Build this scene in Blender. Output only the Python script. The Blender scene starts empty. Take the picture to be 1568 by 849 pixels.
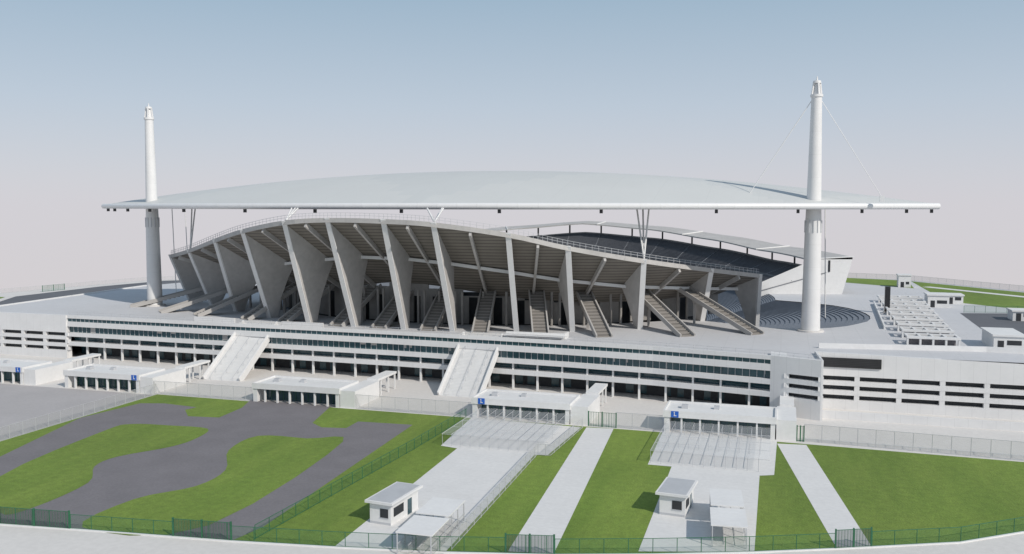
import bpy, bmesh, math, random
from mathutils import Vector
random.seed(3)
# World frame: X runs along the stadium facade, Y into the site, Z up, metres.
# ---------- materials
def mat(name,col,rough=0.8,var=0.08,scale=0.3,metal=0.0,col2=None,bump=0,lines=None,alpha=None,fine=None,aniso=None):
    m=bpy.data.materials.new(name); m.use_nodes=True
    nt=m.node_tree; N=nt.nodes; L=nt.links
    b=N['Principled BSDF']; b.inputs['Roughness'].default_value=rough; b.inputs['Metallic'].default_value=metal
    tc=N.new('ShaderNodeTexCoord')
    no=N.new('ShaderNodeTexNoise'); no.inputs['Scale'].default_value=scale; no.inputs['Detail'].default_value=8; no.inputs['Roughness'].default_value=0.7
    if aniso:
        mp=N.new('ShaderNodeMapping'); mp.inputs['Scale'].default_value=aniso; L.new(tc.outputs['Object'],mp.inputs['Vector']); L.new(mp.outputs[0],no.inputs['Vector'])
    else: L.new(tc.outputs['Object'],no.inputs['Vector'])
    mx=N.new('ShaderNodeMix'); mx.data_type='RGBA'
    c2=col2 if col2 else tuple(c*(1-var*2) for c in col)
    c1=col if col2 else tuple(min(1,c*(1+var)) for c in col)
    mx.inputs['A'].default_value=(*c1,1); mx.inputs['B'].default_value=(*c2,1)
    rmp=N.new('ShaderNodeMapRange'); rmp.inputs['From Min'].default_value=0.3; rmp.inputs['From Max'].default_value=0.7
    L.new(no.outputs['Fac'],rmp.inputs['Value']); L.new(rmp.outputs['Result'],mx.inputs['Factor'])
    out=mx.outputs['Result']
    for fn in (fine or []):
        n3=N.new('ShaderNodeTexNoise'); n3.inputs['Scale'].default_value=fn[0]; n3.inputs['Detail'].default_value=4
        L.new(tc.outputs['Object'],n3.inputs['Vector'])
        r3=N.new('ShaderNodeMapRange'); r3.inputs['From Min'].default_value=0.35; r3.inputs['From Max'].default_value=0.65; r3.inputs['To Min'].default_value=1-fn[1]; r3.inputs['To Max'].default_value=1+fn[1]
        L.new(n3.outputs['Fac'],r3.inputs['Value'])
        vm=N.new('ShaderNodeVectorMath'); vm.operation='SCALE'; L.new(out,vm.inputs[0]); L.new(r3.outputs['Result'],vm.inputs['Scale']); out=vm.outputs[0]
    if lines:
        axis,per,dark,wd=lines
        for ax in axis:
            sx=N.new('ShaderNodeSeparateXYZ'); L.new(tc.outputs['Object'],sx.inputs[0])
            dv=N.new('ShaderNodeMath'); dv.operation='DIVIDE'; dv.inputs[1].default_value=per; L.new(sx.outputs[ax],dv.inputs[0])
            fr=N.new('ShaderNodeMath'); fr.operation='FRACT'; L.new(dv.outputs[0],fr.inputs[0])
            lt=N.new('ShaderNodeMath'); lt.operation='LESS_THAN'; lt.inputs[1].default_value=wd; L.new(fr.outputs[0],lt.inputs[0])
            m2=N.new('ShaderNodeMix'); m2.data_type='RGBA'; m2.blend_type='MULTIPLY'
            L.new(lt.outputs[0],m2.inputs['Factor']); L.new(out,m2.inputs['A']); m2.inputs['B'].default_value=(dark,dark,dark,1)
            out=m2.outputs['Result']
    L.new(out,b.inputs['Base Color'])
    if alpha is not None: b.inputs['Alpha'].default_value=alpha
    if bump:
        bp=N.new('ShaderNodeBump'); bp.inputs['Strength'].default_value=bump; bp.inputs['Distance'].default_value=0.2
        n2=N.new('ShaderNodeTexNoise'); n2.inputs['Scale'].default_value=3; n2.inputs['Detail'].default_value=6
        L.new(tc.outputs['Object'],n2.inputs['Vector']); L.new(n2.outputs['Fac'],bp.inputs['Height']); L.new(bp.outputs['Normal'],b.inputs['Normal'])
    return m
M={}
M['grass']=mat('grass_mat',(0.19,0.265,0.045),0.95,scale=0.07,col2=(0.115,0.19,0.026),bump=0.5,fine=[(0.9,0.09),(5,.14),(.025,.10)],aniso=(1.6,.3,1))
M['asph']=mat('asphalt_mat',(0.19,0.178,0.188),0.9,0.06,0.15,fine=[(2.5,.06)])
M['asph2']=mat('dark_asphalt_mat',(0.13,0.135,0.15),0.9,0.08,0.05)
M['park']=mat('light_asphalt_mat',(0.42,0.40,0.40),0.9,0.04,0.08,fine=[(1.5,.03)])
M['conc']=mat('concrete_mat',(0.66,0.635,0.61),0.85,0.03,0.05,fine=[(1.2,.03)])
M['path']=mat('pavement_mat',(0.69,0.68,0.67),0.8,0.03,0.12,fine=[(1.5,.03)],lines=((1,),3.0,0.93,0.03))
M['pod']=mat('podium_floor_mat',(0.57,0.57,0.585),0.8,0.03,0.05,lines=((0,1),6.0,0.92,0.02),fine=[(.7,.02)])
M['white']=mat('white_concrete_mat',(0.73,0.725,0.72),0.7,0.03,0.2,fine=[(1.5,.02)])
M['panel']=mat('cladding_panel_mat',(0.71,0.705,0.705),0.6,0.03,0.2,lines=((0,),2.4,0.88,0.03))
M['fin']=mat('fin_concrete_mat',(0.47,0.455,0.44),0.8,0.07,0.12,fine=[(.8,.05)])
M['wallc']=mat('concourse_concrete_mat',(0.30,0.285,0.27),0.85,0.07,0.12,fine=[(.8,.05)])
M['side']=mat('stair_side_mat',(0.42,0.405,0.39),0.85,0.05,0.12)
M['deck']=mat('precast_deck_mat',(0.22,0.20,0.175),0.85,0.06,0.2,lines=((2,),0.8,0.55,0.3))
M['tread']=mat('stair_tread_mat',(0.28,0.26,0.24),0.85,0.06,0.3,lines=((2,),.62,.6,.4))
M['seat']=mat('seat_mat',(0.10,0.105,0.12),0.7,0.1,0.4)
M['seatl']=mat('seat_aisle_mat',(0.20,0.21,0.23),0.7,0.1,0.4)
M['seat2']=mat('blue_grey_seat_mat',(0.17,0.19,0.225),0.7,0.06,0.4)
M['glass']=mat('blue_glass_mat',(0.02,0.055,0.07),0.12,0.4,0.3,col2=(.05,.11,.13))  # lighter noise patches paint random reflections into the glass colour
M['dark']=mat('dark_interior_mat',(0.03,0.033,0.038),0.6,0.2,0.5)
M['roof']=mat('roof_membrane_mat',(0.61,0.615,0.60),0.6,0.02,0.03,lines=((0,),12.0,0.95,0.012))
M['roof2']=mat('roof_membrane_dark_mat',(0.585,0.595,0.585),0.6,0.02,0.03,lines=((0,),12.0,0.95,0.012))  # slightly darker tone for alternate triangular roof facets
M['rim']=mat('roof_rim_mat',(0.74,0.74,0.74),0.35,0.02,0.3)
M['tower']=mat('tower_paint_mat',(0.72,0.715,0.71),0.5,0.03,0.3,lines=((2,),5.5,0.93,0.02))
M['steel']=mat('steel_mat',(0.50,0.51,0.53),0.4,0.05,0.5)
M['green']=mat('green_steel_mat',(0.03,0.14,0.07),0.5,0.1,0.5)
M['gmesh']=mat('green_wire_mesh_mat',(0.03,0.16,0.07),0.6,0.1,0.5,alpha=0.2)
M['gate']=mat('gate_mesh_mat',(0.05,0.07,0.06),0.6,0.1,0.5,alpha=0.5)
M['wmesh']=mat('grey_wire_mesh_mat',(0.42,0.43,0.43),0.6,0.1,0.5,alpha=0.26)
M['blue']=mat('sign_blue_mat',(0.02,0.12,0.5),0.5,0.02,0.5)
M['canopy']=mat('translucent_canopy_mat',(0.85,0.87,0.88),0.3,0.04,0.5,alpha=0.25)
M['black']=mat('black_mat',(0.02,0.02,0.022),0.4,0.1,0.5,lines=((2,),.35,1.8,.3))
M['field']=mat('pitch_mat',(0.05,0.13,0.03),0.9,0.1,0.1)
# ---------- builder
class B:
    def __init__(s,name): s.n=name; s.v=[]; s.f=[]; s.m=[]; s.mats=[]; s.sm=[]
    def mi(s,k):
        if k not in s.mats: s.mats.append(k)
        return s.mats.index(k)
    def add(s,vs,fs,k,smooth=False):
        o=len(s.v); s.v+= [tuple(p) for p in vs]; i=s.mi(k)
        for q in fs: s.f.append([o+a for a in q]); s.m.append(i); s.sm.append(smooth)
    def prism(s,poly,z0,z1,k):
        n=len(poly); vs=[(x,y,z0) for x,y in poly]+[(x,y,z1) for x,y in poly]
        a=sum(poly[i][0]*poly[(i+1)%n][1]-poly[(i+1)%n][0]*poly[i][1] for i in range(n))
        fs=[list(range(n,2*n)),list(range(n-1,-1,-1))]+[[i,(i+1)%n,n+(i+1)%n,n+i] for i in range(n)]
        if a<0: fs=[q[::-1] for q in fs]
        s.add(vs,fs,k)
    def sheet(s,poly,z,k):
        a=sum(poly[i][0]*poly[(i+1)%len(poly)][1]-poly[(i+1)%len(poly)][0]*poly[i][1] for i in range(len(poly)))
        q=list(range(len(poly)))
        if a<0: q=q[::-1]
        s.add([(x,y,z) for x,y in poly],[q],k)
    def box(s,x0,x1,y0,y1,z0,z1,k): s.prism([(x0,y0),(x1,y0),(x1,y1),(x0,y1)],z0,z1,k)
    def obox(s,o,u,v,u0,u1,v0,v1,z0,z1,k):
        s.prism([(o[0]+u[0]*a+v[0]*b,o[1]+u[1]*a+v[1]*b) for a,b in ((u0,v0),(u1,v0),(u1,v1),(u0,v1))],z0,z1,k)
    def seg(s,p,q,z0,z1,w,k):
        dx,dy=q[0]-p[0],q[1]-p[1]; l=math.hypot(dx,dy) or 1; nx,ny=-dy/l*w/2,dx/l*w/2
        s.prism([(p[0]-nx,p[1]-ny),(q[0]-nx,q[1]-ny),(q[0]+nx,q[1]+ny),(p[0]+nx,p[1]+ny)],z0,z1,k)
    def beam(s,a,b,w,h,k):
        d=[b[i]-a[i] for i in range(3)]; l=math.sqrt(sum(t*t for t in d)); d=[t/l for t in d]
        sx=(-d[1],d[0],0); n=math.hypot(sx[0],sx[1])
        sx=(1,0,0) if n<1e-4 else (sx[0]/n,sx[1]/n,0)
        up=(sx[1]*d[2]-sx[2]*d[1],sx[2]*d[0]-sx[0]*d[2],sx[0]*d[1]-sx[1]*d[0])
        vs=[]
        for P in (a,b):
            for (i,j) in ((-1,-1),(1,-1),(1,1),(-1,1)):
                vs.append(tuple(P[t]+sx[t]*w/2*i+up[t]*h/2*j for t in range(3)))
        s.add(vs,[[0,1,2,3],[7,6,5,4],[0,4,5,1],[1,5,6,2],[2,6,7,3],[3,7,4,0]],k)
    def tube(s,a,b,r0,r1,k,n=12,caps=True):
        d=[b[i]-a[i] for i in range(3)]; l=math.sqrt(sum(t*t for t in d)); d=[t/l for t in d]
        r=(1,0,0) if abs(d[2])>0.9 else (0,0,1)
        u=(d[1]*r[2]-d[2]*r[1],d[2]*r[0]-d[0]*r[2],d[0]*r[1]-d[1]*r[0]); q=math.sqrt(sum(t*t for t in u)); u=[t/q for t in u]
        w=(d[1]*u[2]-d[2]*u[1],d[2]*u[0]-d[0]*u[2],d[0]*u[1]-d[1]*u[0])
        vs=[]
        for P,R in ((a,r0),(b,r1)):
            for i in range(n):
                t=2*math.pi*i/n; vs.append(tuple(P[j]+R*(u[j]*math.cos(t)+w[j]*math.sin(t)) for j in range(3)))
        s.add(vs,[[i,(i+1)%n,n+(i+1)%n,n+i] for i in range(n)],k,True)
        if caps: s.add(vs,[list(range(n-1,-1,-1)),list(range(n,2*n))],k)
    def stairs(s,t,b,w,n,k,kp=None,ph=0.9,th=0.7):
        dx,dy=b[0]-t[0],b[1]-t[1]; l=math.hypot(dx,dy); ux,uy=dx/l,dy/l; nx,ny=-uy,ux
        for i in range(n):
            f0,f1=i/n,(i+1)/n; z=t[2]+(b[2]-t[2])*f1
            p=(t[0]+dx*f0,t[1]+dy*f0); q=(t[0]+dx*f1,t[1]+dy*f1)
            s.seg(p,q,z-th,z+ (t[2]-b[2])/n*0.5,w,k)
        if kp:
            for e in (-1,1):
                o=e*(w/2+0.2)
                s.beam((t[0]+nx*o,t[1]+ny*o,t[2]+0.1),(b[0]+nx*o,b[1]+ny*o,b[2]+0.1),0.35,ph+th,kp)
    def done(s,parent=None):
        me=bpy.data.meshes.new(s.n); me.from_pydata(s.v,[],s.f)
        for k in s.mats: me.materials.append(M[k])
        me.polygons.foreach_set('material_index',s.m); me.polygons.foreach_set('use_smooth',s.sm)
        me.update(); o=bpy.data.objects.new(s.n,me); bpy.context.collection.objects.link(o)
        if parent: o.parent=parent
        return o
def empty(n):
    e=bpy.data.objects.new(n,None); bpy.context.collection.objects.link(e); return e
def smooth(poly,k=4):
    out=[]; n=len(poly)
    for i in range(n):
        p0,p1,p2,p3=poly[(i-1)%n],poly[i],poly[(i+1)%n],poly[(i+2)%n]
        for j in range(k):
            t=j/k
            out.append(tuple(0.5*((2*p1[a])+(-p0[a]+p2[a])*t+(2*p0[a]-5*p1[a]+4*p2[a]-p3[a])*t*t+(-p0[a]+3*p1[a]-3*p2[a]+p3[a])*t**3) for a in range(2)))
    return out
def samples(poly,step):
    out=[]; carry=0
    for i in range(len(poly)-1):
        a,b=poly[i],poly[i+1]; l=math.hypot(b[0]-a[0],b[1]-a[1]); t=carry
        while t<l: out.append((a[0]+(b[0]-a[0])*t/l,a[1]+(b[1]-a[1])*t/l)); t+=step
        carry=t-l
    return out
# facade line of the podium
fx=[(-127,201.2),(-101.4,199.5),(-49.9,198.1),(-0.9,196.8),(42.5,193.9),(63.5,191.7),(88.1,186.9),(97.8,183.5)]
st=[(-48,204.1),(-34.5,201.4),(17,200),(27,198.6)]; sb=[(-45.8,185),(-35.2,183.1),(15.9,183.9),(27.1,183.1)]
per=[(-9.5,90.7),(3,92.3),(15.6,93.7),(23.8,94.6),(37.1,96.6),(51,99.1),(64.2,102.3),(75.7,106),(87.5,110.3),(101.5,116.3),(112.3,121.2),(121,127.7)]
# ---------- ground
g=B('ground')
g.sheet([(-330,-80),(420,-80),(420,260),(330,380),(180,440),(90,500),(-60,510),(-200,478),(-259,423),(-268,380),(-276,342),(-310,250),(-330,150)],0,'conc'); g.done()
a=B('side_parking_lot'); a.sheet([(-170,100),(-45.2,100),(-45.2,165.2),(-170,165.2)],0.02,'park'); a.done()
a=B('rear_parking_lot'); a.sheet([(-150,225),(-215,262),(-256,330),(-256,385),(-248,425),(-215,450),(-150,430)],0.02,'asph2'); a.done()
a=B('grass_verge'); a.sheet([(-216,257),(-258,326),(-272,326),(-290,270),(-230,240)],0.04,'grass'); a.done()
a=B('grass')
a.sheet([(-44.8,40),(-44.8,166),(70,165.4),(129,163.4),(160,163),(160,150)]+per[::-1]+[(-20,88)],0.02,'grass'); a.done()
a=B('asphalt_lot'); 
a.sheet([(-44.7,100),(-36.5,116),(-44.5,142.6),(-42.1,157.2),(-37,158.6),(-28,157.5),(-28.9,154.8),(-24.6,150.1),(-17.9,151),(-18.6,160),(-21.3,167.3),(2,166.9),(-1.1,165.8),(2.3,152.6),(5.8,149.9),(10.6,150.8),(10.4,156.2),(21.8,156.9),(24.8,100.2),(23.8,95),(-5,91.5),(-12,91),(-25,85),(-44.7,85)],0.03,'asph'); a.done()
a=B('grass_island'); a.sheet(smooth([(-13.4,94.3),(-27.2,107.3),(-32.3,135.6),(-31.1,141.3),(-23.1,142.6),(-14.5,142.6),(-12.1,135.8),(-12.9,129.6),(-17.4,121.8),(-16.9,116),(-11.5,108.7),(-10.5,97.2)]),0.045,'grass'); a.done()
a=B('grass_island'); a.sheet(smooth([(1.9,93),(0.6,104.4),(5.4,112.2),(4.7,120.7),(-1.7,130.8),(-2.3,140.8),(7.3,141.8),(14.7,141.7),(17.6,98.5)]),0.045,'grass'); a.done()
a=B('paved_forecourt'); a.sheet([(30.8,165.8),(32.6,144.4),(36,143.6),(37.2,96.7),(51.1,98.7),(50.1,143.7),(52.3,143.9),(53.6,164.5)],0.04,'path'); a.done()
a=B('paved_forecourt'); a.sheet([(69.1,165.6),(69.5,143.6),(73.4,143.6),(73.8,106.3),(87.5,110.3),(87.3,142.7),(89.5,143.7),(89.8,166)],0.04,'path'); a.done()
a=B('footpath'); a.sheet([(54.6,164.8),(59.8,165.3),(64,102.5),(58.4,101.6)],0.04,'path'); a.done()
a=B('footpath'); a.sheet([(89.8,163.3),(94.8,163.9),(101.5,116.3),(97.2,115)],0.04,'path'); a.done()
k_=B('kerb')
for i in range(len(per)-1): k_.seg((per[i][0],per[i][1]-.2),(per[i+1][0],per[i+1][1]-.2),0.001,.14,.3,'white')
k_.done()
# ---------- podium
pod=empty('stadium_podium_building')
cx,cy=0,305
def hole_r(ph):
    R=88.0; best=R
    for i in range(0,60):
        r=88+i*0.6; x=r*math.cos(ph); y=cy+r*math.sin(ph)
        if ((x-90)/24)**2+((y-268)/34)**2<1: best=r
    return best
outer=[(-141,199.5)]+fx[1:8]+[(97.3,196),(300,196),(300,230),(175,361),(140,403),(113,411),(60,435),(-60,435),(-130,360),(-147.6,288)]
hole=[(hole_r(math.radians(d))*math.cos(math.radians(d)),cy+hole_r(math.radians(d))*math.sin(math.radians(d))) for d in range(0,360,3)]
bm=bmesh.new()
for loop in (outer,hole):
    vs=[bm.verts.new((x,y,11.5)) for x,y in loop]
    for i in range(len(vs)): bm.edges.new((vs[i],vs[(i+1)%len(vs)]))
bmesh.ops.triangle_fill(bm,use_beauty=True,edges=bm.edges[:])
for fc in bm.faces:
    if fc.normal.z<0: fc.normal_flip()
me=bpy.data.meshes.new('podium_floor'); bm.to_mesh(me); bm.free(); me.materials.append(M['pod'])
o=bpy.data.objects.new('podium_floor',me); bpy.context.collection.objects.link(o); o.parent=pod
p=B('facade')
def strip(b,poly,d0,d1,z0,z1,k): b.prism([(x,y+d0) for x,y in poly]+[(x,y+d1) for x,y in reversed(poly)],z0,z1,k)
main=fx[1:7]
strip(p,main,0,0.5,11.2,12.1,'panel')
strip(p,main,0.35,0.6,10.3,11.2,'glass')
strip(p,main,0,3,8.9,10.3,'panel')
strip(p,main,0.9,1.2,7.2,8.9,'glass')
strip(p,main,0,3,6.1,7.2,'panel')
strip(p,main,2.5,2.95,4.6,6.1,'glass')
strip(p,main,0,3,3.5,4.6,'panel')
strip(p,main,6.0,6.3,0,3.5,'dark')
strip(p,main,3.0,6.0,3.5,3.8,'dark')
strip(p,main,3.0,3.4,3.8,11.48,'white')
for (x,y) in samples(main,1.5):
    p.box(x-.05,x+.05,y+.28,y+.36,10.3,11.2,'steel'); p.box(x-.05,x+.05,y+.8,y+.9,7.2,8.9,'steel')
for n_,(x,y) in enumerate(samples(main,1.5)):
    if random.random()<.12: p.box(x+.06,x+1.44,y+.86,y+.895,7.25+random.random()*1.2,8.9,'side')
for (x,y) in samples(main,6.0):
    p.box(x-.2,x+.2,y+.7,y+1.1,4.6,6.1,'white'); p.box(x-.22,x+.22,y+.7,y+1.2,0,3.5,'white')
for n_,(x,y) in enumerate(samples(main,3.0)):
    if n_%3!=1: p.box(x-.9,x+.9,y+5.9,y+5.98,.3,3.0,'glass')
def slotwall(b,x0,y0,x1,y1,zt0,zt1,rows,n,d=1.2):
    zs=[0]
    for (za,zb) in rows: zs+= [za,zb]
    zs.append(None)
    b.prism([(x0,y0+d),(x1,y1+d),(x1,y1+d+.3),(x0,y0+d+.3)],0,rows[-1][1]+.3,'dark')
    for i in range(0,len(zs),2):
        za=zs[i]; zb=zs[i+1]
        if zb is None:
            vs=[(x0,y0,za),(x1,y1,za),(x1,y1+d,za),(x0,y0+d,za),(x0,y0,zt0),(x1,y1,zt1),(x1,y1+d,zt1),(x0,y0+d,zt0)]
            b.add(vs,[[3,2,1,0],[4,5,6,7],[0,1,5,4],[1,2,6,5],[2,3,7,6],[3,0,4,7]],'panel')
        else: b.prism([(x0,y0),(x1,y1),(x1,y1+d),(x0,y0+d)],za,zb,'panel')
    for j in range(n+1):
        t=j/n; x=x0+(x1-x0)*t; y=y0+(y1-y0)*t
        for (za,zb) in rows: b.box(x-.5,x+.5,y+0.05,y+d-.1,za,zb,'panel')
bx0,by0=fx[6]; bx1,by1=fx[7]
mx_=bx0+(bx1-bx0)*.33; my_=by0+(by1-by0)*.33
strip(p,[fx[6],(mx_,my_)],0,6,0,12.1,'panel')
slotwall(p,mx_,my_,bx1,by1,12.1,12.1,[(4.0,4.9),(5.9,6.8),(7.8,8.7)],1)
p.prism([(bx1,by1+.01),(bx1+.4,by1+.01),(97.29,195.5),(96.9,195.5)],0,12.1,'panel')
slotwall(p,97.3,195.6,260,196.2,11.9,9.2,[(2.0,3.0),(4.0,5.0),(6.0,7.0)],20)
p.box(97.8,110,195.3,195.59,8.9,10.9,'black')
slotwall(p,-140,199.0,fx[1][0]-.02,fx[1][1]-.4,12.1,12.1,[(2.2,3.2),(4.2,5.2),(6.2,7.2)],5)
p.box(-137,-128,198.6,198.98,8.8,10.6,'black')
p.prism([(-141,199),(-140.5,199),(-147,288),(-147.6,288)],0,11.9,'panel')
p.box(27.6,42,199.2,199.7,11.52,12.9,'white'); p.box(27.6,42,197.6,199.19,12.2,12.5,'white'); p.box(41.5,42,199.71,203,11.52,12.9,'white')
p.box(-61,-48.5,201.5,202,11.52,12.9,'white'); p.box(-34,-22,200.9,201.4,11.52,12.7,'white')
p.done(pod)
p=B('podium_back_wall')
bk=outer[10:]
for i in range(len(bk)-1): p.seg(bk[i],bk[i+1],0,11.49,0.5,'white')
p.done(pod)
def rail(name,pts,z,parent=None,h=1.1,step=3):
    b=B(name)
    for i in range(len(pts)-1):
        for zz_ in (h,h*.5): b.beam((pts[i][0],pts[i][1],z+zz_),(pts[i+1][0],pts[i+1][1],z+zz_),.06,.06,'steel')
    for (x,y) in samples(pts,step): b.tube((x,y,z),(x,y,z+h),.04,.04,'steel',5)
    b.done(parent)
rail('podium_railing',[(x,y+.8) for x,y in fx[1:8]],11.8,pod)
for i in (0,2):
    s_=B('grand_staircase'); 
    t=((st[i][0]+st[i+1][0])/2,(st[i][1]+st[i+1][1])/2,11.6); b_=((sb[i][0]+sb[i+1][0])/2,(sb[i][1]+sb[i+1][1])/2,0)
    s_.stairs(t,b_,9.5,44,'white','white',0.9,0.9)
    for fr in (-.33,0,.33):
        dx,dy=b_[0]-t[0],b_[1]-t[1]; l_=math.hypot(dx,dy); nx,ny=-dy/l_*9.5*fr,dx/l_*9.5*fr
        s_.beam((t[0]+nx,t[1]+ny,t[2]+.9),(b_[0]+nx,b_[1]+ny,1.0),.06,.06,'steel')
        for k in range(9):
            q=[t[j]+(b_[j]-t[j])*k/8 for j in range(3)]; s_.tube((q[0]+nx,q[1]+ny,q[2]),(q[0]+nx,q[1]+ny,q[2]+.9),.04,.04,'steel',5)
    s_.box(t[0]-6.5,t[0]+6.5,t[1]-.3,t[1]+4,11.0,11.7,'white')
    s_.done()
# ---------- stadium bowl
bowl=empty('stadium_bowl')
fins=[(-94.3,244.5,-94.7,236,26.3),(-80.6,236.7,-81.2,227.1,28.6),(-64.2,225.4,-63.4,215.2,32.4),(-46.2,214.8,-46.4,203.3,35.5),(-29.3,206.8,-28.5,194.6,38.0),(-15.5,205.4,-15.7,192.9,38.7),(-1.1,204.5,-0.3,191.7,38.5),(12,204.6,12.4,191.6,37.8),(27.6,207.9,29.2,195.8,35.4),(40.5,213.2,41.5,203.6,32.2),(55.8,222.6,57.7,214.8,28.8),(69.5,243.2,72,237.7,25.3),(83.2,259,83.8,255,22.8)]
T=[];Bt=[]
for (a_,b_,x,y,z) in fins:
    dx,dy=x,y-cy; r=math.hypot(dx,dy); T.append((x,y,z))
    rb=86 if r>100 else 84; Bt.append((dx/r*rb,cy+dy/r*rb,max(17.0,z-0.62*(r-rb))))
def lp(a,b,t): return tuple(a[i]+(b[i]-a[i])*t for i in range(3))
def cr(Pt,i,t):
    n=len(Pt); g_=lambda k:Pt[max(0,min(n-1,k))]
    p0,p1,p2,p3=g_(i-1),g_(i),g_(i+1),g_(i+2)
    return tuple(0.5*((2*p1[a])+(-p0[a]+p2[a])*t+(2*p0[a]-5*p1[a]+4*p2[a]-p3[a])*t*t+(-p0[a]+3*p1[a]-3*p2[a]+p3[a])*t**3) for a in range(3))
K=4
TT=[cr(T,i,j/K) for i in range(len(T)-1) for j in range(K)]+[T[-1]]
BB=[cr(Bt,i,j/K) for i in range(len(T)-1) for j in range(K)]+[Bt[-1]]
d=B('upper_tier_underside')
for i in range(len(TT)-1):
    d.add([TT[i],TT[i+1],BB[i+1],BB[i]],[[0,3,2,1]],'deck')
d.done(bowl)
d=B('upper_tier_seating')
R=24
for i in range(len(TT)-1):
    for j in range(R):
        a0=lp(TT[i],BB[i],j/R);a1=lp(TT[i],BB[i],(j+1)/R);b0=lp(TT[i+1],BB[i+1],j/R);b1=lp(TT[i+1],BB[i+1],(j+1)/R)
        z=0.9
        d.add([(a0[0],a0[1],a0[2]+z),(b0[0],b0[1],b0[2]+z),(b1[0],b1[1],b0[2]+z),(a1[0],a1[1],a0[2]+z),(b1[0],b1[1],b1[2]+z),(a1[0],a1[1],a1[2]+z)],[[0,1,2,3],[3,2,4,5]],'seat')
d.done(bowl)
d=B('upper_tier_parapet')
for i in range(len(TT)-1):
    a_,b_=TT[i],TT[i+1]
    d.beam((a_[0],a_[1],a_[2]+.4),(b_[0],b_[1],b_[2]+.4),0.5,1.1,'fin')
    for hh in (1.6,2.2): d.beam((a_[0],a_[1],a_[2]+hh),(b_[0],b_[1],b_[2]+hh),0.07,0.07,'steel')
    for t in (0,.33,.67):
        m_=lp(a_,b_,t); d.tube((m_[0],m_[1],m_[2]+.9),(m_[0],m_[1],m_[2]+2.2),0.05,0.05,'steel',5)
d.done(bowl)
d=B('support_fins')
for (fx_,fy_,x,y,z),bt in zip(fins,Bt):
    fz=11.5 if fx_<80 else 6
    dx,dy=-fx_,cy-fy_; r=math.hypot(dx,dy); ux,uy=dx/r,dy/r; nx,ny=-uy,ux
    D=lp((x,y,z),bt,0.60); D=(D[0],D[1],D[2]+.3)
    fo=(fx_,fy_,fz); fi=(fx_+ux*2.4,fy_+uy*2.4,fz)
    m1=lp(fi,D,0.4); m1=(m1[0]-ux*1.0,m1[1]-uy*1.0,m1[2]); m2=lp(fi,D,0.75); m2=(m2[0]-ux*.7,m2[1]-uy*.7,m2[2])
    prof=[fo,fi,m1,m2,D,(x+ux*.3,y+uy*.3,z+1.0),(x-ux*.2,y-uy*.2,z+.9)]
    w=0.5; n=len(prof)
    vs=[(q[0]+nx*w,q[1]+ny*w,q[2]) for q in prof]+[(q[0]-nx*w,q[1]-ny*w,q[2]) for q in prof]
    d.add(vs,[list(range(n)),list(range(2*n-1,n-1,-1))]+[[i,n+i,n+(i+1)%n,(i+1)%n] for i in range(n)],'fin')
    a_=(fo[0]-ux*.12,fo[1]-uy*.12,fo[2]); b_=(x-ux*.3,y-uy*.3,z+.9)
    d.beam(a_,b_,1.3,.3,'white')
for i in range(len(T)-1):
    a_=lp(T[i],Bt[i],.5); b_=lp(T[i+1],Bt[i+1],.5)
    d.beam((a_[0],a_[1],a_[2]-.8),(b_[0],b_[1],b_[2]-.8),0.7,0.8,'white')
    t_=TT[i*K+K//2]; q=BB[i*K+K//2]
    d.beam((t_[0],t_[1],t_[2]-.5),(q[0],q[1],q[2]-.5),0.6,1.3,'fin')
d.done(bowl)
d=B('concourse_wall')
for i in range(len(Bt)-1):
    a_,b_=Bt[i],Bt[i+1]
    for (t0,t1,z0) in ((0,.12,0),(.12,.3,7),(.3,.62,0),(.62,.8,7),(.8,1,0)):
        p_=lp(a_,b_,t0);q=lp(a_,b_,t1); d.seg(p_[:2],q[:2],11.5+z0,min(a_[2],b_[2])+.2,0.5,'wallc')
    k1=.955; d.seg((a_[0]*k1,cy+(a_[1]-cy)*k1),(b_[0]*k1,cy+(b_[1]-cy)*k1),9,19.5,.3,'dark')  # added back wall, near-black in place of shade behind the portals
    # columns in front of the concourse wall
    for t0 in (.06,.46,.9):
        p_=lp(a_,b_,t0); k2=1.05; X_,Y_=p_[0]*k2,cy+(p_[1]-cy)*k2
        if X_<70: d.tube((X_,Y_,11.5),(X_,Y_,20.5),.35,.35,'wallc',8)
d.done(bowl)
d=B('access_stairs')
for i,(x,y) in enumerate([(-102.5,226.2),(-83.6,216.1),(-68.7,212.6),(-50.4,209.1),(-37.8,208),(-20.1,204.5),(-8,204.4),(5.8,203.6),(19.7,203.1),(35.1,203.2),(50,205.6),(68.8,212.4),(84.6,220.6)]):
    dx,dy=x,y-cy; r=math.hypot(dx,dy); rt=min(90,r-17)
    d.stairs((dx/r*rt,cy+dy/r*rt,20.8),(x,y,11.5),3.4,30,'tread','side',0.7,0.4)
    px,py=dx/r*(rt+6),cy+dy/r*(rt+6); d.box(px-.3,px+.3,py-.3,py+.3,11.5,16.8,'side')
d.done(bowl)
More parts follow.
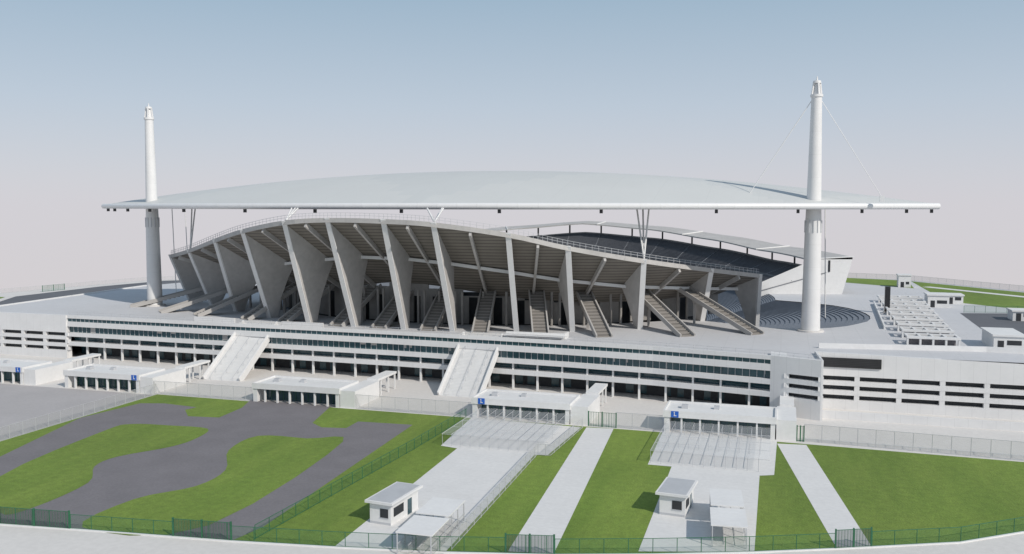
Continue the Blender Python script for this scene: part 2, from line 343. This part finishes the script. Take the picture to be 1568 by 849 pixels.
def tier(b,ph0,ph1,fr0,fz0,fr1,fz1,rows,k,step=3):
    n=int((ph1-ph0)/step)
    for i in range(n):
        A=math.radians(ph0+(ph1-ph0)*i/n); C=math.radians(ph0+(ph1-ph0)*(i+1)/n)
        for j in range(rows):
            q=[]
            for ph in (A,C):
                r0,z0,r1,z1=fr0(ph),fz0(ph),fr1(ph),fz1(ph)
                ra=r0+(r1-r0)*j/rows; rb=r0+(r1-r0)*(j+1)/rows; za=z0+(z1-z0)*j/rows; zb=z0+(z1-z0)*(j+1)/rows
                q.append([(ra*math.cos(ph),cy+ra*math.sin(ph),za),(rb*math.cos(ph),cy+rb*math.sin(ph),za),(rb*math.cos(ph),cy+rb*math.sin(ph),zb)])
            b.add(q[0]+q[1],[[0,3,4,1],[1,4,5,2]],k)
d=B('lower_tier_seating')
tier(d,0,360,lambda p:hole_r(p),lambda p:11.3,lambda p:60,lambda p:1.5,40,'seat2')
d.done(bowl)
d=B('far_upper_tier')
zz=[(8,23.5),(17.6,24),(37,25.3),(55,28.8),(72,32.3),(90,34.6),(108,32.0),(125,28.5),(143,25.3),(172,23.5)]
def rz(p):
    a_=math.degrees(p)
    for i in range(len(zz)-1):
        if a_<=zz[i+1][0]:
            t=(a_-zz[i][0])/(zz[i+1][0]-zz[i][0]); t=t*t*(3-2*t)*.35+t*.65
            return zz[i][1]+(zz[i+1][1]-zz[i][1])*t
    return zz[-1][1]
tier(d,14,166,lambda p:108,lambda p:rz(p)-4.8,lambda p:84,lambda p:max(12,rz(p)-4.8-15),28,'seat',2)
def pt(r,ph,z): return (r*math.cos(ph),cy+r*math.sin(ph),z)
for i in range(76):
    A=math.radians(14+2*i); C=math.radians(16+2*i)
    za,zb=rz(A),rz(C)
    vs=[pt(102,A,za-.6),pt(117,A,za-.2),pt(102,C,zb-.6),pt(117,C,zb-.2),pt(102,A,za-.1),pt(117,A,za+.8),pt(102,C,zb-.1),pt(117,C,zb+.8)]
    d.add(vs,[[0,1,3,2],[4,6,7,5],[0,2,6,4],[1,5,7,3]],'fin')
    d.add([pt(109,A,11.5),pt(109,C,11.5),pt(109,C,zb-4.3),pt(109,A,za-4.3)],[[0,1,2,3]],'fin')
    if i%4==0:
        d.tube(pt(109,A,za-4.4),pt(109,A,za-.4),0.4,0.4,'dark',6)
        d.beam(pt(108,A,za-4.7),pt(84,A,max(12,za-19.8)+.2),0.5,0.25,'seatl')
    if i%12==0: d.beam(pt(101,A,za),pt(117.5,A,za+1.0),.4,.4,'white')
    za2,zb2=max(12,za-19.8),max(12,zb-19.8)
    d.beam(pt(96,A,(za-4.8+za2)/2+.5),pt(96,C,(zb-4.8+zb2)/2+.5),.15,.7,'seatl')
for ph in (14,166):
    A=math.radians(ph); z=rz(A)
    vs=[pt(80,A,5),pt(112,A,5),pt(117,A,z),pt(104,A,z),pt(84,A,15)]
    d.add(vs,[[0,1,2,3,4]],'white')
d.done(bowl)
d=B('playing_field'); d.sheet([(61*math.cos(i/40*6.2832),cy+61*math.sin(i/40*6.2832)) for i in range(40)],1.4,'field'); d.done(bowl)
# ---------- roof
roof=empty('stadium_roof')
NX,NY=80,14
def roofpt(i,j):
    t=-1+2*i/NX; t=math.sin(t*math.pi/2); X=127*t; e=max(0,1-t*t)
    y0=244-44*e; y1=244+22*e
    v=j/NY; h=10.4*e**1.05
    return (X,y0+(y1-y0)*v,43.0+h*math.sin(v*math.pi/2))
d=B('roof_shell')
vs=[roofpt(i,j) for i in range(NX+1) for j in range(NY+1)]
F1=[];F2=[]
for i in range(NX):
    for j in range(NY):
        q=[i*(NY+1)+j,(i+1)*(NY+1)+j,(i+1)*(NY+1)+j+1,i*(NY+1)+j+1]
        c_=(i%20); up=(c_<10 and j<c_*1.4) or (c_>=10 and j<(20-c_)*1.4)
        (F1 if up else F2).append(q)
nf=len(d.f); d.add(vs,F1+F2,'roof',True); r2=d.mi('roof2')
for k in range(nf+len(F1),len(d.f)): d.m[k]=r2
def rb(i,j):
    q=roofpt(i,j); return (q[0],q[1],42.0+(q[2]-43)*0.75)
vs=[rb(i,j) for i in range(NX+1) for j in range(NY+1)]
d.add(vs,[[i*(NY+1)+j+1,(i+1)*(NY+1)+j+1,(i+1)*(NY+1)+j,i*(NY+1)+j] for i in range(NX) for j in range(NY)],'fin',True)
d.add([roofpt(i,NY) for i in range(NX+1)]+[rb(i,NY) for i in range(NX+1)],[[i,NX+1+i,NX+2+i,i+1] for i in range(NX)],'fin')
d.done(roof)
d=B('roof_rim')
for i in range(NX):
    a_=roofpt(i,0); b_=roofpt(i+1,0)
    d.tube((a_[0],a_[1],42.5),(b_[0],b_[1],42.5),0.8 if i>0 else .3,0.8 if i<NX-1 else .3,'rim',14,False)
for k in range(15):
    i=int(4+k*5.2); a_=roofpt(i,0); d.box(a_[0]-.35,a_[0]+.35,a_[1]+1,a_[1]+1.6,40.8,41.7,'black')
d.done(roof)
d=B('roof_columns')
for idx,offs in ((1,((-2.0,4.5),(-.8,4.5))),(4,((-.4,4),(1.4,4),(-1.2,7))),(7,((-3.2,4),(.9,4),(-1,8))),(10,((-2.4,4),(.6,4),(-1.5,8)))):
    x,y,z=T[idx]
    for (ox,oy) in offs:
        d.tube((x,y+.6,z+1),(x+ox,y+oy,42),0.24,0.2,'tower',8)
for (x,y,z) in ((101.5,256,12),(-108,262,11.5),(-104,250,11.5)):
    d.tube((x,y,z),(x-.8,y,43),0.14,0.14,'tower',8)
d.done(roof)
# ---------- towers
for X in (97,-97.3):
    d=B('mast_tower'); y=231
    prof=[(11.5,2.3),(13,2.25),(37.4,1.95),(43,1.75),(69,1.25)]
    for (z0,r0),(z1,r1) in zip(prof,prof[1:]): d.tube((X,y,z0),(X,y,z1),r0,r1,'tower',32,False)
    for k in range(12):
        t=k*math.pi/6; d.box(X+1.98*math.cos(t)-.1,X+1.98*math.cos(t)+.1,y+1.98*math.sin(t)-.1,y+1.98*math.sin(t)+.1,36,39,'steel')
    d.tube((X,y,11.5),(X,y,11.9),3.2,3.2,'conc',24)
    d.tube((X,y,69),(X,y,69.6),1.5,1.5,'tower',24); d.tube((X,y,69.6),(X,y,72),0.9,0.6,'tower',16)
    for k in range(4):
        t=k*math.pi/2+.4; d.beam((X+1.2*math.cos(t),y+1.2*math.sin(t),69.5),(X+.8*math.cos(t),y+.8*math.sin(t),72.6),.35,.35,'tower')
    d.tube((X,y,72.3),(X,y,72.9),1.0,.9,'tower',16); d.tube((X,y,72.9),(X,y,74),.25,.08,'tower',8)
    if X>0:
        for ex,rr in ((-16.0,.12),(15.5,.08)): d.tube((X,y,70),(X+ex,y-.3,44.6),rr,rr,'rim',6); d.box(X+ex-.5,X+ex+.5,y-.8,y+.2,43.5,45,'rim')
    d.done()
# ---------- gate buildings
def gate(x0,x1,sign=None):
    y=165.8; d=B('entrance_gate_building')
    d.box(x0,x1,y,y+9,2.9,3.8,'white'); d.box(x0+.3,x1-.3,y+3,y+3.3,0,2.9,'glass')
    for (a0,a1,b0,b1) in ((x0,x1,y,y+.3),(x0,x1,y+8.7,y+9),(x0,x0+.3,y+.3,y+8.7),(x1-.3,x1,y+.3,y+8.7)): d.box(a0,a1,b0,b1,3.81,4.15,'white')
    d.box(x0+.2,x0+1.2,y+.2,y+8,0,2.89,'white'); d.box(x1-1,x1-.2,y+.2,y+8,0,2.89,'white')
    n=int((x1-x0)/3)
    for i in range(1,n): xx=x0+(x1-x0)*i/n; d.box(xx-.16,xx+.16,y+.25,y+.7,0,2.89,'white')
    for i in range(1,2*n): xx=x0+(x1-x0)*i/(2*n); d.box(xx-.04,xx+.04,y+2.9,y+2.98,0,2.89,'green')
    d.box(x1+.01,x1+3.5,y+.3,y+12,0,3.7,'white')
    d.prism([(x1+.5,y+12.05),(x1+3.2,y+12.05),(x1+3.2,y+22),(x1+.5,y+22)],3.6,4.1,'white')
    for k in (14,18,21.5): d.box(x1+.7,x1+1,y+k,y+k+.3,0,3.6,'white'); d.box(x1+2.7,x1+3,y+k,y+k+.3,0,3.6,'white')
    d.box(x0+3,x0+4.2,y+4,y+5.2,3.81,4.5,'steel'); d.box(x0+9,x0+10,y+5,y+6,3.81,4.4,'steel')
    if sign is not None:
        d.box(sign,sign+1.4,y-.06,y-.005,2.95,4.12,'blue')
        d.tube((sign+.6,y-.09,3.9),(sign+.6,y-.07,3.9),.12,.12,'white',8); d.box(sign+.55,sign+.68,y-.09,y-.065,3.35,3.75,'white'); d.box(sign+.5,sign+1.0,y-.09,y-.065,3.2,3.34,'white')
    d.done()
gates=[(-102.8,-82.8,-84.8),(-70.8,-49.5,-51.5),(-20,1.2,None),(30.7,51.1,32.2),(69.1,89.6,70.6)]
for q in gates: gate(*q)
for (x0,x1) in ((32.8,52.2),(69.8,88.8)):
    d=B('turnstile_canopy'); n=11; w_=(x1-x0)/n
    for i in range(n):
        a0=x0+w_*i
        d.add([(a0+.05,144.5,2.2),(a0+w_-.05,144.5,2.32),(a0+w_-.05,165.6,2.32),(a0+.05,165.6,2.2)],[[0,1,2,3]],'canopy')
        d.beam((a0,144.5,2.2),(a0,165.6,2.2),.06,.08,'steel')
        for yy in (144.7,155,164.5): d.tube((a0,yy,0.04),(a0,yy,2.2),.04,.04,'steel',5)
    for yy in (144.5,150,155,160): d.beam((x0,yy,2.15),(x1,yy,2.15),.05,.05,'steel')
    d.done()
def hut(A,Bp,C):
    u=(Bp[0]-A[0],Bp[1]-A[1]); lu=math.hypot(*u); u=(u[0]/lu,u[1]/lu); v=(-u[1],u[0]); lv=abs((C[0]-Bp[0])*v[0]+(C[1]-Bp[1])*v[1])
    d=B('guard_hut')
    d.obox(A,u,v,0,lu,0,lv,0,2.9,'white'); d.obox(A,u,v,-.5,lu+.5,-.5,lv+.5,2.91,3.25,'white'); d.obox(A,u,v,-.2,lu+.2,-.2,lv+.2,3.26,3.3,'steel')
    d.obox(A,u,v,lu*.5,lu*.88,-.05,-.01,1.0,2.2,'dark'); d.obox(A,u,v,lu*.48,lu*.9,-.09,-.055,.92,1.0,'steel')
    d.obox(A,u,v,lu+.01,lu+.05,lv*.1,lv*.45,1.0,2.2,'dark'); d.obox(A,u,v,lu+.01,lu+.05,lv*.6,lv*.75,0.05,2.2,'glass')
    d.obox(A,u,v,0.01,lu-.01,-.02,-.005,0.04,.35,'steel')
    d.done()
hut((37.7,105.7),(40.9,105.4),(41.4,113)); hut((74.5,120.4),(78,120.1),(78,126.6))
def shelter(A,Bp,C):
    u=(Bp[0]-A[0],Bp[1]-A[1]); lu=math.hypot(*u); u=(u[0]/lu,u[1]/lu); v=(-u[1],u[0]); lv=abs((C[0]-Bp[0])*v[0]+(C[1]-Bp[1])*v[1])
    d=B('entry_shelter')
    d.obox(A,u,v,-.2,lu+.2,0,lv*.48,2.7,2.85,'white'); d.obox(A,u,v,-.1,lu+.1,lv*.5,lv,2.95,3.1,'white')
    n=5
    for i in range(n+1):
        for uu in (0,lu): d.obox(A,u,v,uu-.06,uu+.06,lv*i/n*.97,lv*i/n*.97+.12,0.04,2.7,'steel')
    for uu in (0,lu*.33,lu*.66,lu):
        q0=(A[0]+u[0]*uu,A[1]+u[1]*uu); q1=(q0[0]+v[0]*lv,q0[1]+v[1]*lv)
        d.add([(q0[0],q0[1],.1),(q1[0],q1[1],.1),(q1[0],q1[1],1.3),(q0[0],q0[1],1.3)],[[0,1,2,3]],'wmesh'); d.beam((*q0,1.3),(*q1,1.3),.06,.06,'steel')
    d.done()
shelter((45.7,96.8),(50.1,96.9),(49.7,109.6)); shelter((82.4,110.5),(86.5,110.9),(86.4,124.9))
# ---------- fences
def fence(name,pts,h,kp,km,step=3,z=0,bars=0):
    b=B(name)
    for i in range(len(pts)-1):
        p_,q=pts[i],pts[i+1]
        b.add([(p_[0],p_[1],z+.1),(q[0],q[1],z+.1),(q[0],q[1],z+h),(p_[0],p_[1],z+h)],[[0,1,2,3]],km)
        b.beam((p_[0],p_[1],z+h),(q[0],q[1],z+h),.06,.06,kp); b.beam((p_[0],p_[1],z+.15),(q[0],q[1],z+.15),.06,.06,kp)
    for (x,y) in samples(pts,step): b.tube((x,y,z),(x,y,z+h),.05,.05,kp,5)
    if bars:
        for (x,y) in samples(pts,bars): b.tube((x,y,z),(x,y,z+h),.025,.025,kp,4)
        for e in (pts[0],pts[-1],((pts[0][0]+pts[-1][0])/2,(pts[0][1]+pts[-1][1])/2)): b.box(e[0]-.1,e[0]+.1,e[1]-.1,e[1]+.1,z,z+h+.15,kp)
    b.done()
fence('green_perimeter_fence',[(1,92),(3,92.3),(15.6,93.7)],2.0,'green','gmesh')
fence('green_perimeter_fence',[(23.8,94.6),(37.1,96.6),(51,99.1),(58.2,101)],2.0,'green','gmesh')
fence('green_perimeter_fence',[(64.2,102.3),(75.7,106),(87.5,110.3),(97,114.3)],2.0,'green','gmesh')
fence('green_perimeter_fence',[(101.5,116.3),(112.3,121.2),(121,127.7),(160,150)],2.0,'green','gmesh')
for a_,b_ in (((-9.5,90.7),(0.9,91.9)),((15.7,93.7),(23.7,94.6)),((58.3,101),(64.1,102.3)),((97.1,114.3),(101.4,116.3))): fence('green_gate',[a_,b_],2.4,'green','gate',2.5,0,.4)
fence('wire_fence',[(-45,90),(-44.9,166)],2.5,'steel','wmesh')
fence('green_lot_fence',[(26.3,96),(29,140),(29.9,165.5)],1.9,'green','gmesh')
fence('wire_fence',[(51.6,100),(50.6,143.5),(52.9,143.8),(54,164.6)],2.0,'steel','wmesh')
fence('wire_fence',[(94.5,166.4),(129.2,164.2),(180,164)],3.2,'steel','wmesh')
for a_,b_ in ((-45.9,-20.1),(4.8,30.6),(60.2,69)): fence('wire_fence',[(a_,166.3),(b_,166.3)],3.0,'steel','wmesh')
for a_,b_ in ((54.7,60.1),(93.2,94.4)): fence('green_gate',[(a_,166.2),(b_,166.2)],2.8,'green','gmesh',2,0,.5)
d=B('retaining_wall'); d.box(98,200,186,186.4,0,1.6,'panel'); d.seg((94.5,166.8),(180,164.4),0,.5,.3,'white'); d.done()
# ---------- right plateau
Z=11.5
d=B('plateau_grass'); d.sheet([(113,410),(140,401),(137.8,364),(112,386)],Z+.02,'grass'); d.sheet([(141,398),(174,357),(200,330),(165,292),(141.5,317)],Z+.02,'grass'); d.done()
d=B('plateau_path'); d.seg((143,372),(190,315),Z+.03,Z+.06,4,'path'); d.done()
d=B('plateau_parking_lot'); d.sheet([(139.6,283),(160,288),(190,262),(180,232),(146,236),(138.5,248)],Z+.02,'asph2'); d.done()
d=B('skylight_frames')
for i in range(9):
    y=214+i*11.5; x0=117+i*.35; x1=128+i*.6
    d.box(x0,x1,y,y+1.2,Z+1.5,Z+2.0,'white'); d.box(x0,x1,y+4.8,y+6,Z+1.5,Z+2.0,'white')
    n=4
    for k in range(n+1):
        x=x0+(x1-x0-.5)*k/n; d.box(x,x+.5,y+1.21,y+4.79,Z+1.52,Z+1.98,'white')
        d.box(x,x+.4,y+.1,y+.9,Z,Z+1.49,'white')
    d.box(x0+.8,x1-.8,y+1.5,y+4.5,Z,Z+1.2,'asph')
d.done()
d=B('black_pylon'); d.prism([(118.6,276),(120,276),(120,277.4),(118.6,277.4)],Z,19.3,'black'); d.box(118.3,120.3,275.7,277.7,Z,Z+.5,'conc'); d.done()
def shed(x0,x1,y0,y1,h):
    d=B('service_building'); d.box(x0,x1,y0,y1,Z,Z+h,'white'); d.box(x0-.3,x1+.3,y0-.3,y1+.3,Z+h+.01,Z+h+.4,'white'); d.box(x0+.8,x0+2,y0-.05,y0-.01,Z,Z+2.1,'dark'); d.box(x0+2.6,x1-.6,y0-.05,y0-.01,Z+1.2,Z+2.2,'dark'); d.done()
shed(134,140,212,224,3); shed(133,139,297,304,3.6); shed(140,145,309,315,2.6); shed(132.6,137,367,372,4.5); shed(150,156,268,274,2.5)
fence('plateau_edge_fence',[(113,410.5),(140,402.5),(174.5,360),(290,238)],2.2,'steel','wmesh',4,Z)
fence('green_parking_fence',[(141,285),(160,289),(192,262)],2.0,'green','gmesh',3,Z)
fence('green_parking_fence',[(145,234),(180,230)],2.0,'green','gmesh',3,Z)
fence('rear_boundary_fence',[(-300,270),(-275,340),(-267,380),(-257,422),(-200,475)],2.2,'steel','wmesh',4)
fence('green_gate',[(-262,352),(-260,364)],3.0,'green','gmesh',3,0,1)
d=B('ramp_wall'); d.seg((98,204),(132,209),Z,Z+1.1,.4,'white'); d.seg((132,209),(220,203),Z,Z+1.1,.4,'white'); d.seg((115,240),(118,300),Z,Z+.9,.4,'white'); d.done()
# ---------- world / sun / camera
sd=(0.86,-0.51); el=math.radians(37); az=math.atan2(sd[0],sd[1])
w=bpy.data.worlds.new('World'); bpy.context.scene.world=w; w.use_nodes=True
nt=w.node_tree; N=nt.nodes; Lk=nt.links; bg=N['Background']; bg.inputs['Strength'].default_value=0.1
sky=N.new('ShaderNodeTexSky'); sky.sky_type='NISHITA'; sky.sun_disc=False; sky.sun_elevation=el; sky.sun_rotation=az
tc=N.new('ShaderNodeTexCoord'); sx=N.new('ShaderNodeSeparateXYZ'); Lk.new(tc.outputs['Generated'],sx.inputs[0])
rp=N.new('ShaderNodeValToRGB'); cr_=rp.color_ramp
mr=N.new('ShaderNodeMapRange'); mr.inputs['From Min'].default_value=-0.1; mr.inputs['From Max'].default_value=0.4; Lk.new(sx.outputs[2],mr.inputs['Value']); Lk.new(mr.outputs['Result'],rp.inputs[0])
els=[(0,(0.70,0.665,0.685)),(0.2,(0.67,0.655,0.70)),(0.42,(0.515,0.59,0.685)),(0.65,(0.355,0.48,0.60)),(1,(0.27,0.36,0.47))]
cr_.elements[0].position=0; cr_.elements[0].color=(*els[0][1],1); cr_.elements[1].position=1; cr_.elements[1].color=(*els[-1][1],1)
for pz,c in els[1:-1]: e=cr_.elements.new(pz); e.color=(*c,1)
sc=N.new('ShaderNodeVectorMath'); sc.operation='SCALE'; sc.inputs['Scale'].default_value=10.0; Lk.new(rp.outputs[0],sc.inputs[0])
mx=N.new('ShaderNodeMix'); mx.data_type='RGBA'; mx.inputs['Factor'].default_value=0.92
Lk.new(sky.outputs[0],mx.inputs['A']); Lk.new(sc.outputs[0],mx.inputs['B']); Lk.new(mx.outputs['Result'],bg.inputs['Color'])
l=bpy.data.lights.new('sun','SUN'); l.energy=3.2; l.angle=math.radians(.5); l.color=(1,.94,.86)
lo=bpy.data.objects.new('sun',l); bpy.context.collection.objects.link(lo)
v=Vector((sd[0]*math.cos(el),sd[1]*math.cos(el),math.sin(el))); lo.rotation_euler=v.to_track_quat('Z','Y').to_euler()
cam=bpy.data.cameras.new('camera'); cam.lens=31.18; cam.clip_end=5000; cam.clip_start=1
co=bpy.data.objects.new('camera',cam); bpy.context.collection.objects.link(co); co.location=(90,0,42.5)
co.rotation_euler=(math.radians(90-4.568),0,math.radians(17)); bpy.context.scene.camera=co
s_=bpy.context.scene; s_.view_settings.view_transform='Standard'; s_.view_settings.look='None'; s_.view_settings.exposure=0
